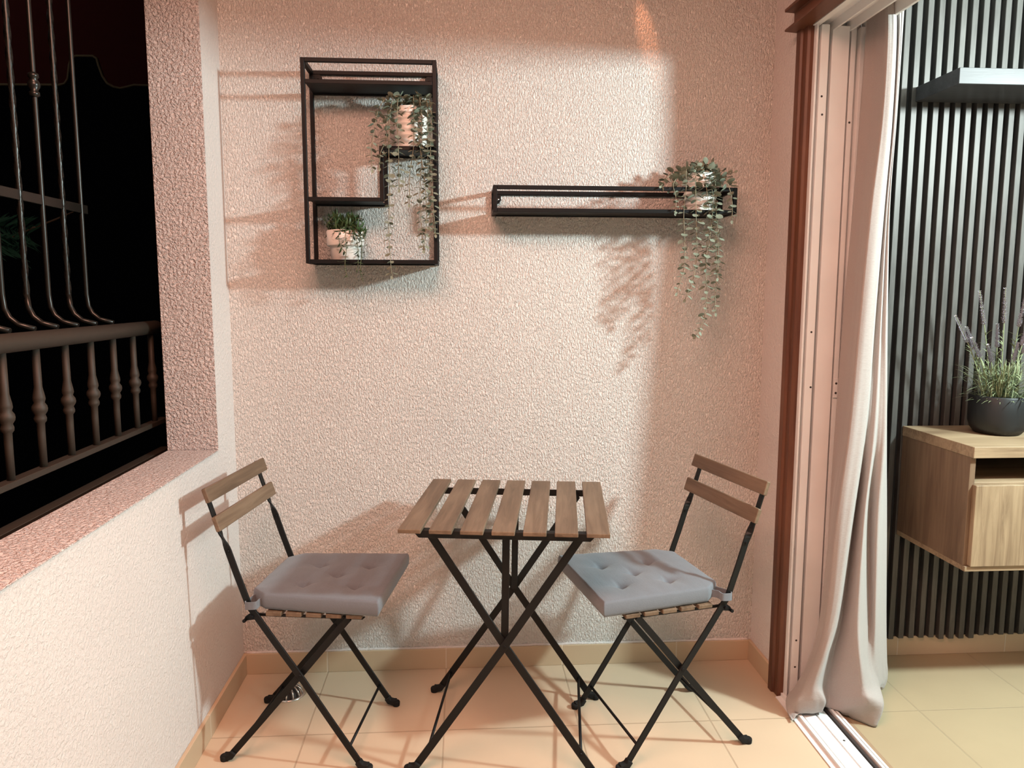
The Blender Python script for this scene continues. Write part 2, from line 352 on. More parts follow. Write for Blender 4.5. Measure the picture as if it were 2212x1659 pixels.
# ------------------------------------------------------------------ folding chairs
def bar_profile(side):
    def back(d): L = math.hypot(1, .3243); return -.2226+.3243*d/L, .7901-d/L
    pts = []; wd = []
    x = side*.166
    for d, a in ((0.004, 0), (.08, 0), (.125, 0), (.135, .08), (.145, .25), (.155, .5), (.165, .75), (.175, .92), (.185, 1), (.25, 1)):
        y, z = back(d); pts.append((x, y-.010+.004*a, z)); q = a*math.pi/2
        wd.append((math.cos(q), math.sin(q)*.95, math.sin(q)*.3) )
    for p in ((x, -.120, .462), (x, -.055, .366), (x, .015, .267), (x, .1, .137), (x, .176, .0225)):
        pts.append(p); wd.append((0, 1, .5))
    return pts, wd
def make_chair(label, pose):
    t = thing('folding_chair', label, 'chair', (pose[0], pose[1], 0), math.radians(pose[2]), 'folding balcony chairs')
    L = math.hypot(1, .3243); dn = V((0, .3243/L, -1/L)); nr = V((0, 1/L, .3243/L))
    for d0, d1 in ((0, .040), (.0797, .1216)):
        o = MB(); c0 = V((0, -.2226, .7901))+dn*d0; c1 = V((0, -.2226, .7901))+dn*d1
        hw = .1925; vs = []
        for k, off in ((0, -.005), (1, .008)):
            for p, sx in ((c0, -1), (c0, 1), (c1, 1), (c1, -1)): vs.append(p+nr*off+V((sx*hw, 0, 0)))
        o.add(vs, [(0,1,2,3),(7,6,5,4),(0,4,5,1),(1,5,6,2),(2,6,7,3),(3,7,4,0)])
        o.build('backrest_slat', 'slat_wood_x', t, .003, 3)
    for s in (-1, 1):
        pts, wd = bar_profile(s)
        lg = MB().bar(pts, .0185, .0055, wd).build('front_leg', 'black_steel_leg', t, .001, 1)
        fc = MB()
        x = s*.166
        fc.bar([(x, .172, .027), (x, .180, .0155), (x, .192, .0125), (x, .202, .0125)], .019, .017, (1, 0, 0))
        fc.tube([(x, .201, .0), (x, .201, .013), (x, .201, .017)], [.0115, .0125, .010], 10)
        fc.build('foot_cap', 'rubber', lg, .002)
        sc = MB(); y, z = -.2226+.3243*.185/L, .7901-.185/L
        sc.tube([(x-s*.007, y-.006, z), (x+s*.007, y-.006, z)], .0045, 10); sc.build('rivet', 'black_metal', lg)
        x = s*.153
        pts = [(x, -.1905, .0225), (x, -.1, .129), (x, .015, .267), (x, .1, .37), (x, .152, .432)]
        lg = MB().bar(pts, .0185, .0055, (0, 1, -.7)).build('rear_leg', 'black_steel_leg', t, .001, 1)
        fc = MB()
        fc.bar([(x, -.186, .027), (x, -.194, .0155), (x, -.206, .0125), (x, -.216, .0125)], .019, .017, (1, 0, 0))
        fc.tube([(x, -.215, .0), (x, -.215, .013), (x, -.215, .017)], [.0115, .0125, .010], 10)
        fc.build('foot_cap', 'rubber', lg, .002)
        # pivot bolt, seat rail with angled front end
        MB().tube([(s*.148, .015, .267), (s*.172, .015, .267)], .005, 10).build('pivot_bolt', 'black_metal', t)
        rl = [(-.118, .429), (-.108, .4338), (.196, .4338), (.188, .426), (-.10, .426)]
        MB().extrude(rl, lambda u, v, h: (h, u, v), s*.1445, s*.1495).build('seat_rail', 'black_steel_leg', t, .0008, 1)
        br = MB().extrude([(-.135, .417), (-.135, .428), (-.125, .436), (-.098, .442), (-.098, .423)], lambda u, v, h: (h, u, v), s*.156, s*.162)
        br.tube([(s*.15, -.112, .433), (s*.176, -.112, .433)], .0055, 10); br.tube([(s*.15, -.134, .420), (s*.172, -.134, .420)], .005, 10)
        br.build('hinge_bracket', 'black_metal', t, .001)
    for i in range(5):
        y = -.075+i*.0555
        MB().box((-.163, y, .4342), (.166, y+.043, .4458)).build('seat_slat', 'slat_wood_x', t, .002)
    MB().tube([(-.166, .148, .0655), (.166, .148, .0655)], .0042, 8).build('stretcher', 'black_metal', t)
    MB().tube([(-.153, -.163, .0545), (.153, -.163, .0545)], .0042, 8).build('stretcher', 'black_metal', t)
    return t
PL, PR = (-.439, -.3769, -98.18), (.5838, -.4074, 103.22)
make_chair('black folding chair with brown wooden slats, under the window left of the table', PL)
make_chair('black folding chair with brown wooden slats, between the table and the sliding door', PR)

# tufted seat cushions
def cushion(label, pose, dy, rz, seed, dx):
    t = thing('seat_cushion', label, 'cushion', (pose[0], pose[1], .4466), math.radians(pose[2]+rz), 'tufted grey seat cushions')
    n = 90; T = .050
    tuft = [(-.073, .0+dy), (.073, .0+dy), (-.077, .148+dy), (.077, .148+dy), (0, .074+dy)]
    y0, y1 = -.125+dy, .238+dy
    def shape(u, v):
        y = y0+(y1-y0)*v; hw = .161+(.188-.161)*v
        if v < .12: hw -= .035*(1-v/.12)
        return u*hw+dx, y
    def top(u, v):
        x, y = shape(u, v)
        e = max(abs(u), abs(v*2-1)); z = T*(1-.10*e**8) + .004*(1-u*u)*(1-(2*v-1)**2)
        for a, b in tuft:
            d = math.hypot((x-a), (y-b)*.95); z -= .014*math.exp(-(d/.012)**2)+.009*math.exp(-(d/.038)**2)
            # little creases running sideways from each tuft
            z -= .005*math.exp(-((y-b-.25*abs(x-a))/.006)**2)*math.exp(-(abs(x-a)/.032)**2)+.004*math.exp(-((x-a)/.006)**2)*math.exp(-(abs(y-b)/.028)**2)
        z += .0018*noise.noise(V((x*18+seed, y*30, seed)))
        return z
    m = MB(); vs = []; fs = []
    us = [math.copysign(1-(1-abs(q))**1.35, q) for q in [(-1+2*i/n) for i in range(n+1)]]
    us = [-1+2*i/n for i in range(n+1)]
    for j in range(n+1):
        for i in range(n+1):
            u = us[i]; v = j/n; x, y = shape(u, v); vs.append((x, y, top(u, v)))
    for j in range(n):
        for i in range(n): a = j*(n+1)+i; fs.append((a, a+1, a+n+2, a+n+1))
    # sides: three rings down with a soft belly
    ring = [i for i in range(n+1)]+[j*(n+1)+n for j in range(1, n+1)]+[n*(n+1)+i for i in range(n-1, -1, -1)]+[j*(n+1) for j in range(n-1, 0, -1)]
    prev = ring; cx, cy = dx, (y0+y1)/2
    for zf, sc in ((.85, 1.014), (.55, 1.020), (.25, 1.014), (.06, .995), (0, .965)):
        o = len(vs); cur = []
        for k, idx in enumerate(ring):
            x, y, z = vs[idx]; vs.append((cx+(x-cx)*sc, cy+(y-cy)*sc, z*zf+.0012*noise.noise(V((x*40, y*40, zf*4+seed)))*(zf > 0))); cur.append(o+k)
        for k in range(len(ring)):
            l = (k+1) % len(ring); fs.append((prev[k], prev[l], cur[l], cur[k]))
        prev = cur
    fs.append(tuple(prev))
    m.add(vs, fs, True)
    m.build('cushion_body', 'cushion_cloth', t)
    # tie straps wrapped round the back uprights
    for s in (-1, 1):
        w_ = MB(); px, py = s*.166, -.109-.0
        c, si = math.cos(-math.radians(rz)), math.sin(-math.radians(rz))
        hx, hy = px*c-py*si, px*si+py*c
        path = [(dx*.8+s*.135, y0+.040, .02), (hx-s*.012, hy+.014, .021), (hx+s*.010, hy+.014, .022), (hx+s*.014, hy, .021), (hx+s*.010, hy-.017, .020), (hx-s*.010, hy-.017, .020), (dx*.8+s*.118, y0+.006, .02)]
        pp = curve(path, 5)
        w_.bar(pp, .021, .0022, (0, 0, 1)); o = w_.build('tie_strap', 'cushion_cloth', t)
    return t
cushion('grey tufted seat cushion tied to the chair under the window', PL, 0, 0, 3, -.011)
cushion('grey tufted seat cushion tied to the chair near the sliding door', PR, .012, -2, 8, .013)

# ------------------------------------------------------------------ folding table
t = thing('folding_table', 'square folding table with seven brown wooden slats and black crossed metal legs', 'table', (.1374, -.3909, 0), math.radians(-7.6974))
for i in range(7):
    x = -.2735+i*(.5469-.0600)/6
    MB().box((x, -.2707, .6885), (x+.060, .2707, .6996)).build('tabletop_slat', 'slat_wood_y', t, .0022, 3)
for y in (-.236, .204):
    pr = [(-.243, .688), (.243, .688), (.225, .668), (-.225, .668)]
    m = MB().extrude(pr, lambda u, v, h: (u, h, v), y-.003, y+.003)
    m.box((-.243, y, .6845), (.243, y+.022 if y < 0 else y+.003, .688))
    m.build('top_rail', 'black_steel_leg', t, .0008, 1)
for y, s in ((-.2264, 1), (.1944, -1)):
    for sx, dy in ((-1, 0), (1, .007)):
        yy = y+s*dy
        lg = MB().bar([(-sx*.1975, yy, .672), (0, yy, .3696), (sx*.2385, yy, .0225)], .021, .0058, (1, 0, sx*.55)).build('leg', 'black_steel_leg', t, .001, 1)
        fc = MB()
        fc.bar([(sx*.2355, yy, .027), (sx*.243, yy, .0155), (sx*.255, yy, .0125), (sx*.265, yy, .0125)], .019, .018, (0, 1, 0))
        fc.tube([(sx*.264, yy, 0), (sx*.264, yy, .013), (sx*.264, yy, .017)], [.012, .013, .0105], 10)
        fc.build('foot_cap', 'rubber', lg, .002)
        MB().tube([(-sx*.1975, yy-.006, .672), (-sx*.1975, yy+.006, .672)], .007, 10).build('rivet', 'black_metal', lg)
    MB().tube([(0, y-.005, .3696), (0, y+s*.008+.004, .3696)], .0045, 10).build('pivot_bolt', 'black_metal', t)
    MB().bar([(0, y+s*.0135, .365), (.002, y+s*.0135, .52), (.004, y+s*.0135, .684)], .020, .005, (1, 0, 0)).build('support_strut', 'black_steel_leg', t, .001, 1)
for sx in (-1, 1):
    MB().tube([(sx*.208, -.2264, .069), (sx*.208, .1944, .069)], .0042, 8).build('stretcher', 'black_metal', t)

# ------------------------------------------------------------------ wall shelves
RO = .0122
def rods(m, segs, r=RO):
    for a, b in segs:
        g = [-r/2 if abs(a[i]-b[i]) > 1e-6 and i == 0 else r/2 for i in range(3)]
        if abs(a[1]-b[1]) > 1e-6: g[1] = -r/2+RO*.5
        lo = [min(a[i], b[i])-g[i] for i in range(3)]; hi = [max(a[i], b[i])+g[i] for i in range(3)]; m.box(lo, hi)
    return m
SD = -.140; BK = -.006
x0, x1, z0, z1 = -.472, -.080, 1.402, 1.997
xm, zl, zu = -.243, 1.590, 1.744; zt = 1.935
t = thing('display_shelf', 'tall black metal frame wall shelf with a stepped middle level', 'shelf', ((x0+x1)/2, 0, z0))
def tp_(mb, name, mat, T, bevel=0):
    mb.v = [tuple(V(v)-V(T.location)) for v in mb.v]; return mb.build(name, mat, T, bevel, 1)
for y in (SD, BK):
    nm = 'front_frame' if y == SD else 'back_frame'
    tp_(rods(MB(), [((x0, y, z0), (x1, y, z0)), ((x0, y, z1), (x1, y, z1)), ((x0, y, z0), (x0, y, z1)), ((x1, y, z0), (x1, y, z1)), ((xm, y, zl), (xm, y, zu)),
         ((x0, y, zl), (xm, y, zl)), ((xm, y, zu), (x1, y, zu)), ((x0, y, zt), (x1, y, zt))]), nm, 'black_metal', t, .001)
for x, z in ((x0, z1), (x1, z1), (x0, z0), (x1, z0)):
    tp_(rods(MB(), [((x, SD+RO, z), (x, BK-RO, z))]), 'side_bar', 'black_metal', t)
for a, b, z in ((x0, x1, zt), (x0, xm, zl), (xm, x1, zu), (x0, x1, z0)):
    tp_(MB().box((a+.0046, SD+.0046, z-.002), (b-.0046, BK-.0046, z+.0015)), 'shelf_plate', 'black_metal', t)
for x, s in ((x0+.004, 1), (x1-.004, -1)):
    b = tp_(MB().extrude([(0, 0), (s*.030, 0), (s*.030, .022), (s*.022, .032), (0, .032)], lambda u, v, h: (x+u, h, z1-.036+v), BK-.004, BK+.0), 'mounting_bracket', 'black_metal', t)
    tp2 = MB().lathe([(0, .0), (.005, .001), (.005, .004)], (0, 0, 0), 12); tp2.v = [(v[0]+x+s*.018-t.location.x, BK-.008+v[2], v[1]+z1-.024-t.location.z) for v in tp2.v]
    tp2.build('screw_head', 'chrome', b)
# long horizontal shelf
a0, a1, c0, c1 = .104, .862, 1.5625, 1.632
t = thing('display_shelf', 'long narrow black metal rail shelf to the right of the tall one', 'shelf', ((a0+a1)/2, 0, c0))
HD = -.140
tp_(rods(MB(), [((a0, HD, c0), (a1, HD, c0)), ((a0, HD, c1), (a1, HD, c1)), ((a0, HD, c0), (a0, HD, c1)), ((a1, HD, c0), (a1, HD, c1))]), 'front_frame', 'black_metal', t, .001)
tp_(rods(MB(), [((a0, BK, c0), (a1, BK, c0)), ((a0, BK, c1), (a1, BK, c1)), ((a0, BK, c0), (a0, BK, c1)), ((a1, BK, c0), (a1, BK, c1))]), 'back_frame', 'black_metal', t, .001)
for x in (a0, a1):
    for z in (c0, c1): tp_(rods(MB(), [((x, HD+RO, z), (x, BK-RO, z))]), 'side_bar', 'black_metal', t)
tp_(MB().box((a0+.0046, HD+.0046, c0-.003), (a1-.0046, BK-.0046, c0+.002)), 'shelf_plate', 'black_metal', t)
for x, s in ((a0+.004, 1), (a1-.004, -1)):
    b = tp_(MB().extrude([(0, 0), (s*.012, 0), (s*.020, .01), (s*.020, .032), (0, .032)], lambda u, v, h: (x+u, h, c1-.036+v), BK-.004, BK), 'mounting_bracket', 'black_metal', t)
    tp2 = MB().lathe([(0, .0), (.005, .001), (.005, .004)], (0, 0, 0), 12); tp2.v = [(v[0]+x+s*.011-t.location.x, BK-.008+v[2], v[1]+c1-.022-t.location.z) for v in tp2.v]
    tp2.build('screw_head', 'chrome', b)

# ------------------------------------------------------------------ trailing plants
def leaf(m, base, d, nrm, l, wd, cup=.15):
    d = d.normalized(); sd_ = d.cross(nrm).normalized(); nn = sd_.cross(d)
    ring = []
    for k in range(9):
        a = math.pi*2*k/9
        u = .5-.5*math.cos(a); v = math.sin(a)*.5
        ring.append(base+d*(l*u)+sd_*(wd*v*(1.0+.15*math.cos(a)))+nn*(cup*l*(abs(v)*1.2+(u-.5)**2)))
    c = base+d*l*.5
    m.add([c]+ring, [(0, 1+k, 1+(k+1) % 9) for k in range(9)], True)
def vine(parent, path, ls=.0185, pitch=.0165, rnd=random, first=.0, droop=True, stemr=.0011):
    pts = curve(path, 10); org = V(parent.location)
    pts = [p-org for p in pts]
    m = MB(); L = 0; tot = sum((pts[i+1]-pts[i]).length for i in range(len(pts)-1)); nxt = first; side = 0; phi = rnd.uniform(0, 3)
    for i in range(len(pts)-1):
        seg = pts[i+1]-pts[i]; sl = seg.length
        while nxt <= L+sl and sl > 1e-6:
            p = pts[i]+seg*((nxt-L)/sl); d = seg.normalized()
            f = nxt/tot
            size = ls*(1.05-.30*f)*rnd.uniform(.7, 1.15)
            a = d.orthogonal().normalized(); a = (Matrix.Rotation(phi+side*math.pi/2*.85+rnd.uniform(-.4, .4), 3, d) @ a)
            for sg in (1, -1):
                out = (a*sg + d*rnd.uniform(.1, .55) + V((0, 0, -.25*rnd.random()))).normalized()
                nr = (d*-1+a*sg*.3+V((rnd.uniform(-.5, .5), rnd.uniform(-.7, .1), rnd.uniform(-.3, .5)))).normalized()
                if abs(nr.dot(out)) > .95: nr = out.orthogonal()
                leaf(m, p+out*size*.18, out, nr, size, size*rnd.uniform(.78, .95))
            side += 1; nxt += pitch*rnd.uniform(.75, 1.3)
        L += sl
    tip = pts[-1]; leaf(m, tip, (pts[-1]-pts[-2]), V((0, -1, .3)), ls*.5, ls*.35)
    o = m.build('vine', 'leaf_eucalyptus', parent, fix=False)
    MB().tube(pts[::2]+[pts[-1]], stemr, 5).build('stem', 'stem_eucalyptus', o)
    return o
def ribbed_pot(parent, r, h, ribs):
    prof = [(0, .0), (r*.78, .0), (r*.84, .004)]
    for k in range(ribs*6+1):
        f = k/(ribs*6); prof.append((r*(.84+.14*f)+.0022*math.sin(f*ribs*2*math.pi), .005+f*(h-.008)))
    prof += [(r*.98, h), (r*.90, h), (r*.88, h*.82), (0, h*.82)]
    p = MB().lathe(prof, (0, 0, 0), 48).build('pot', 'ceramic', parent)
    MB().lathe([(0, h*.86), (r*.87, h*.845)], (0, 0, 0), 24).build('soil', 'soil', p)
    return p
rp = random.Random(11)
zp = zu+.0018
t = thing('potted_eucalyptus', 'trailing grey-green eucalyptus in a ribbed white pot on the upper step of the tall shelf', 'plant', (-.158, -.080, zp))
ribbed_pot(t, .055, .128, 7)
YF = -.156
def P(px, py, y): return at(px, py, 1, y)
top = lambda dx, dy: V((-.158+dx, -.080+dy, zp+.112))
vines = [
 [top(-.03, -.01), P(842, 208, -.10), P(818, 236, -.13), P(808, 285, YF), P(802, 330, YF), P(804, 366, YF)],
 [top(-.02, -.02), P(858, 214, -.11), P(838, 250, -.14), P(834, 300, YF), P(822, 330, YF), P(820, 362, YF)],
 [top(-.025, -.03), P(850, 212, -.12), P(841, 262, YF), P(840, 330, YF-.004), P(842, 420, YF), P(840, 500, YF), P(846, 596, YF)],
 [top(-.01, -.03), P(862, 206, -.12), P(858, 255, YF), P(861, 330, YF), P(862, 408, YF)],
 [top(.01, -.03), P(893, 206, -.12), P(894, 262, YF), P(893, 320, YF), P(885, 375, YF), P(884, 440, YF)],
 [top(.02, -.03), P(905, 206, -.12), P(911, 262, YF), P(911, 340, YF), P(907, 430, YF-.004), P(915, 540, YF)],
 [top(.03, -.02), P(920, 210, -.11), P(924, 262, YF), P(924, 350, YF), P(927, 440, YF), P(939, 500, YF-.006)],
 [top(.03, -.02), P(926, 216, -.12), P(932, 260, YF), P(930, 330, YF-.01), P(934, 420, YF-.01), P(941, 506, YF-.01)],
 [top(.02, -.01), P(912, 208, -.11), P(903, 240, -.14), P(905, 300, YF), P(918, 400, YF-.01), P(921, 470, YF), P(916, 535, YF)],
]
for k, v in enumerate(vines): vine(t, v, rnd=rp, pitch=.0165 if k not in (2,) else .019, ls=.0235)
def sprays(parent, centre, n, spread, h, rnd):
    for k in range(n):
        a = 2*math.pi*k/n+rnd.uniform(-.3, .3); rr = spread*rnd.uniform(.5, 1)
        p0 = centre+V((0, 0, -.01)); p1 = centre+V((math.cos(a)*rr*.5, math.sin(a)*rr*.4, h*rnd.uniform(.5, 1))); p2 = centre+V((math.cos(a)*rr, max(-.07, math.sin(a)*rr*.8), h*rnd.uniform(.0, .8)))
        vine(parent, [p0, p1, p2], ls=.027, pitch=.013, rnd=rnd)
sprays(t, V((-.158, -.085, zp+.118)), 9, .06, .045, rp)

zh = c0+.0025
t = thing('potted_eucalyptus', 'trailing grey-green eucalyptus in a ribbed white pot on the right end of the long shelf', 'plant', (.770, -.074, zh))
ribbed_pot(t, .057, .122, 7)
top = lambda dx, dy: V((.770+dx, -.074+dy, zh+.108))
vines = [
 [top(-.03, 0), P(1488, 366, -.09), P(1458, 372, -.11), P(1438, 388, -.13), P(1428, 402, -.15)],
 [top(-.03, -.02), P(1478, 372, -.10), P(1455, 396, -.14), P(1460, 425, -.156), P(1459, 458, -.156)],
 [top(-.03, -.03), P(1484, 362, -.12), P(1482, 410, -.157), P(1477, 460, -.157), P(1479, 520, -.157), P(1477, 580, -.157), P(1462, 632, -.157)],
 [top(-.01, -.03), P(1503, 366, -.12), P(1503, 420, -.157), P(1504, 480, -.157), P(1505, 545, -.157), P(1498, 600, -.157), P(1480, 646, -.157)],
 [top(.01, -.03), P(1520, 368, -.12), P(1528, 420, -.157), P(1532, 480, -.157), P(1524, 560, -.157), P(1526, 650, -.157), P(1517, 700, -.157), P(1502, 726, -.157)],
 [top(.02, -.03), P(1540, 368, -.12), P(1547, 420, -.157), P(1546, 500, -.157), P(1548, 580, -.157), P(1545, 640, -.157), P(1546, 676, -.157)],
 [top(.02, -.02), P(1532, 372, -.12), P(1540, 430, -.163), P(1536, 490, -.163), P(1530, 540, -.163), P(1524, 580, -.163)],
 [top(.02, -.02), P(1543, 372, -.12), P(1544, 430, -.163), P(1550, 480, -.163), P(1552, 560, -.163), P(1550, 600, -.163)],
 [top(.03, 0), P(1556, 368, -.10), P(1572, 376, -.11), P(1586, 372, -.12)],
 [top(.03, 0), P(1560, 380, -.11), P(1575, 392, -.13), P(1584, 394, -.14)],
 [top(.03, -.01), P(1562, 384, -.12), P(1575, 405, -.16), P(1582, 440, -.16), P(1581, 476, -.16)],
]
for v in vines: vine(t, v, rnd=rp, ls=.0245)
sprays(t, V((.770, -.080, zh+.112)), 10, .065, .05, rp)

# small trailing plant with narrow curved leaves
zs = z0+.0018; ctr = V((-.366, -.080, zs))
t = thing('potted_trailing_plant', 'dark green narrow-leaved plant in a stepped white pot on the bottom shelf', 'plant', ctr)
prof = [(0, 0), (.042, 0), (.0455, .004), (.0465, .045), (.0475, .047), (.0555, .048), (.0575, .052), (.058, .094), (.055, .097), (.051, .096), (.050, .085), (0, .085)]
po = MB().lathe(prof, (0, 0, 0), 48).build('pot', 'ceramic_matte', t)
MB().lathe([(0, .088), (.0495, .087)], (0, 0, 0), 24).build('soil', 'soil', po)
def blade(m, base, d, up, l, wdt):
    d = d.normalized(); s_ = d.cross(up)
    if s_.length < 1e-3: s_ = d.orthogonal()
    s_.normalize(); u = s_.cross(d); vs = []
    for k in range(5):
        f = k/4; c = base+d*l*(f-.12*f*f)+u*l*.42*f*f; hw = wdt*math.sin(math.pi*(.12+.86*f))*.5
        vs += [c-s_*hw, c+s_*hw]
    m.add(vs, [(2*k, 2*k+1, 2*k+3, 2*k+2) for k in range(4)], True)
def strand(parent, path, lf, pitch, rnd, leafmat, stemmat, name, wd=.006):
    org = V(parent.location); pts = [p-org for p in curve(path, 8)]; m = MB(); L = 0; nxt = .004
    for i in range(len(pts)-1):
        seg = pts[i+1]-pts[i]; sl = seg.length
        while nxt <= L+sl and sl > 1e-6:
            p = pts[i]+seg*((nxt-L)/sl); d = seg.normalized(); a = Matrix.Rotation(rnd.uniform(0, 6.3), 3, d) @ d.orthogonal().normalized()
            for sg in (1, -1):
                blade(m, p, a*sg+d*rnd.uniform(.2, .9), d*-1 if rnd.random() < .35 else V((0, 0, 1)), lf*rnd.uniform(.6, 1.15), wd)
            nxt += pitch*rnd.uniform(.7, 1.3)
        L += sl
    o = m.build(name, leafmat, parent, fix=False)
    MB().tube(pts[::2]+[pts[-1]], .0010, 5).build('stem', stemmat, o); return o
rs = random.Random(5); tp0 = ctr+V((0, 0, .085))
for k in range(30):
    a = 2*math.pi*k/30+rs.uniform(-.2, .2); r_ = rs.uniform(.025, .066); hh = rs.uniform(.012, .055)
    p1 = tp0+V((math.cos(a)*r_*.5, math.sin(a)*r_*.5, hh)); p2 = tp0+V((math.cos(a)*r_, max(-.068, math.sin(a)*r_), hh*rs.uniform(.5, 1.1)))
    strand(t, [tp0+V((math.cos(a)*.01, math.sin(a)*.01, -.002)), p1, p2], .034, .007, rs, 'leaf_dark', 'stem_dark', 'sprig')
for path in ([(748, 488, -.12), (746, 505, -.155), (748, 540, -.158), (745, 572, -.158), (750, 600, -.158)],
             [(760, 490, -.12), (778, 512, -.155), (782, 545, -.158), (778, 580, -.158), (784, 608, -.158)],
             [(740, 488, -.12), (732, 506, -.15), (735, 530, -.158), (748, 548, -.158)],
             [(765, 492, -.12), (780, 505, -.15), (790, 520, -.155)],
             [(770, 490, -.11), (784, 498, -.13), (788, 512, -.14)], [(765, 488, -.12), (776, 500, -.145), (770, 520, -.15)], [(755, 488, -.13), (764, 505, -.15), (760, 525, -.155)],
             [(755, 492, -.12), (770, 515, -.155), (774, 560, -.158), (770, 590, -.158)]):
    strand(t, [tp0]+[P(*q) for q in path], .033, .013, rs, 'leaf_dark', 'stem_dark', 'sprig')

# ------------------------------------------------------------------ floor drain
dc = V((-.572, -.150, 0))
t = thing('floor_drain', 'round metal domed floor drain behind the chair by the window', 'drain', dc)
MB().lathe([(0, .0005), (.052, .0005), (.054, .002), (.045, .004), (.043, .003), (0, .003)], (0, 0, 0), 32).build('drain_ring', 'chrome', t)
g_ = MB()
for k in range(12):
    a = 2*math.pi*k/12
    pts = [(math.cos(a)*.042*math.cos(b), math.sin(a)*.042*math.cos(b), .004+.030*math.sin(b)) for b in [j*math.pi/2/6 for j in range(7)]]
    g_.tube(pts, .0028, 6)
g_.build('strainer_dome', 'chrome', t)
MB().lathe([(0, .026), (.018, .022), (.030, .012), (.034, .003)], (0, 0, 0), 24).build('strainer_cup', 'dark_gap', t)

# ------------------------------------------------------------------ curtain
rows = [  # each row: (photo x, photo y, distance plane) of measured fold points, back layer at the jamb first, then the leading edge, last an unmeasured return added to block lamp light
 [(1878,-60,-0.300),(1899,-60,-0.345),(1906,-60,-0.390),(1910,-60,-0.415),(1922,-60,-0.420),(1928,-60,-0.398),(1940,-60,-0.412),(1946,-60,-0.400),(1954,-60,-0.405),(1958,-60,-0.380),(1959,-64,-0.258)],
 [(1870,70,-0.300),(1895,65,-0.345),(1912,60,-0.390),(1917,55,-0.420),(1932,52,-0.425),(1938,50,-0.398),(1944,45,-0.412),(1947,40,-0.400),(1949,35,-0.405),(1951,30,-0.380),(1952,26,-0.258)],
 [(1857,253,-0.300),(1880,253,-0.345),(1897,253,-0.390),(1906,253,-0.420),(1924,253,-0.425),(1928,253,-0.398),(1933,253,-0.412),(1934,253,-0.400),(1936,253,-0.405),(1936,253,-0.380),(1937,249,-0.258)],
 [(1843,450,-0.300),(1860,450,-0.345),(1872,450,-0.390),(1882,450,-0.420),(1908,450,-0.425),(1910,450,-0.398),(1916,450,-0.412),(1917,450,-0.400),(1921,450,-0.405),(1921,450,-0.380),(1922,446,-0.258)],
 [(1821,693,-0.300),(1838,693,-0.345),(1850,693,-0.390),(1858,693,-0.425),(1888,693,-0.430),(1890,693,-0.398),(1903,693,-0.412),(1905,693,-0.400),(1915,693,-0.405),(1916,693,-0.380),(1917,689,-0.258)],
 [(1804,925,-0.300),(1816,925,-0.340),(1826,925,-0.380),(1836,925,-0.430),(1869,925,-0.430),(1871,925,-0.398),(1890,925,-0.412),(1894,925,-0.400),(1913,925,-0.405),(1914,925,-0.380),(1915,921,-0.258)],
 [(1792,1110,-0.300),(1797,1110,-0.335),(1797,1110,-0.370),(1810,1110,-0.430),(1843,1110,-0.435),(1846,1110,-0.360),(1868,1110,-0.430),(1876,1110,-0.360),(1898,1110,-0.400),(1914,1110,-0.330),(1915,1106,-0.258)],
 [(1782,1325,-0.296),(1780,1325,-0.315),(1772,1325,-0.340),(1786,1325,-0.420),(1810,1325,-0.435),(1818,1325,-0.360),(1853,1325,-0.435),(1877,1325,-0.365),(1892,1325,-0.390),(1913,1325,-0.320),(1914,1321,-0.258)],
 [(1768,1418,-0.294),(1764,1418,-0.308),(1749,1418,-0.325),(1762,1418,-0.410),(1783,1418,-0.440),(1796,1418,-0.360),(1856,1418,-0.450),(1874,1422,-0.385),(1892,1418,-0.370),(1914,1418,-0.310),(1915,1414,-0.258)],
 [(1742,1478,-0.294),(1736,1478,-0.305),(1719,1481,-0.320),(1735,1485,-0.400),(1766,1480,-0.430),(1786,1480,-0.365),(1864,1485,-0.455),(1888,1480,-0.410),(1900,1470,-0.345),(1916,1460,-0.290),(1917,1448,-0.258)],
 [(1728,1508,-0.300),(1716,1508,-0.320),(1697,1512,-0.345),(1722,1520,-0.405),(1779,1515,-0.435),(1788,1515,-0.370),(1870,1515,-0.465),(1908,1520,-0.455),(1900,1483,-0.325),(1912,1478,-0.275),(1913,1466,-0.258)],
 [(1735,1530,-0.330),(1722,1538,-0.350),(1709,1565,-0.418),(1733,1556,-0.400),(1768,1548,-0.385),(1775,1541,-0.366),(1838,1553,-0.405),(1893,1571,-0.455),(1899,1492,-0.292),(1906,1489,-0.262),(1907,1477,-0.252)],
]
grid = []
for r in rows:
    pts = [at(px, py, 1, y) for px, py, y in r]
    cu = curve(pts, 9); li = [pts[i].lerp(pts[i+1], k/9) for i in range(len(pts)-1) for k in range(9)]+[pts[-1]]
    grid.append([a.lerp(b, .45) for a, b in zip(cu, li)])
cols = list(zip(*grid)); full = [curve(list(c), 7) for c in cols]
nr = len(full[0]); nc = len(full); vs = []
for j in range(nr):
    for i in range(nc):
        p = full[i][j].copy(); f = j/nr
        p += V((0, 1, 0))*(.0035*noise.noise(V((i*.35, j*.06, 2)))+.004*f**3*noise.noise(V((i*.3, j*.35, 8))))
        p.z = max(p.z, .012 if p.x < 1.19 else .004)
        if p.z < .03 and 1.01 < p.x < 1.17: p.z = max(p.z, .022)
        vs.append(p)
t = thing('curtain', 'beige floor-length curtain bunched at the sliding door frame', 'curtain', (1.2, -.40, 0))
m = MB().add([V(v)-V(t.location) for v in vs], [(j*nc+i, j*nc+i+1, (j+1)*nc+i+1, (j+1)*nc+i) for j in range(nr-1) for i in range(nc-1)], True)
o = m.build('curtain_panel', 'curtain_cloth', t, fix=False)
md = o.modifiers.new('solid', 'SOLIDIFY'); md.thickness = .0018; md.offset = 0
rz_ = 2.27
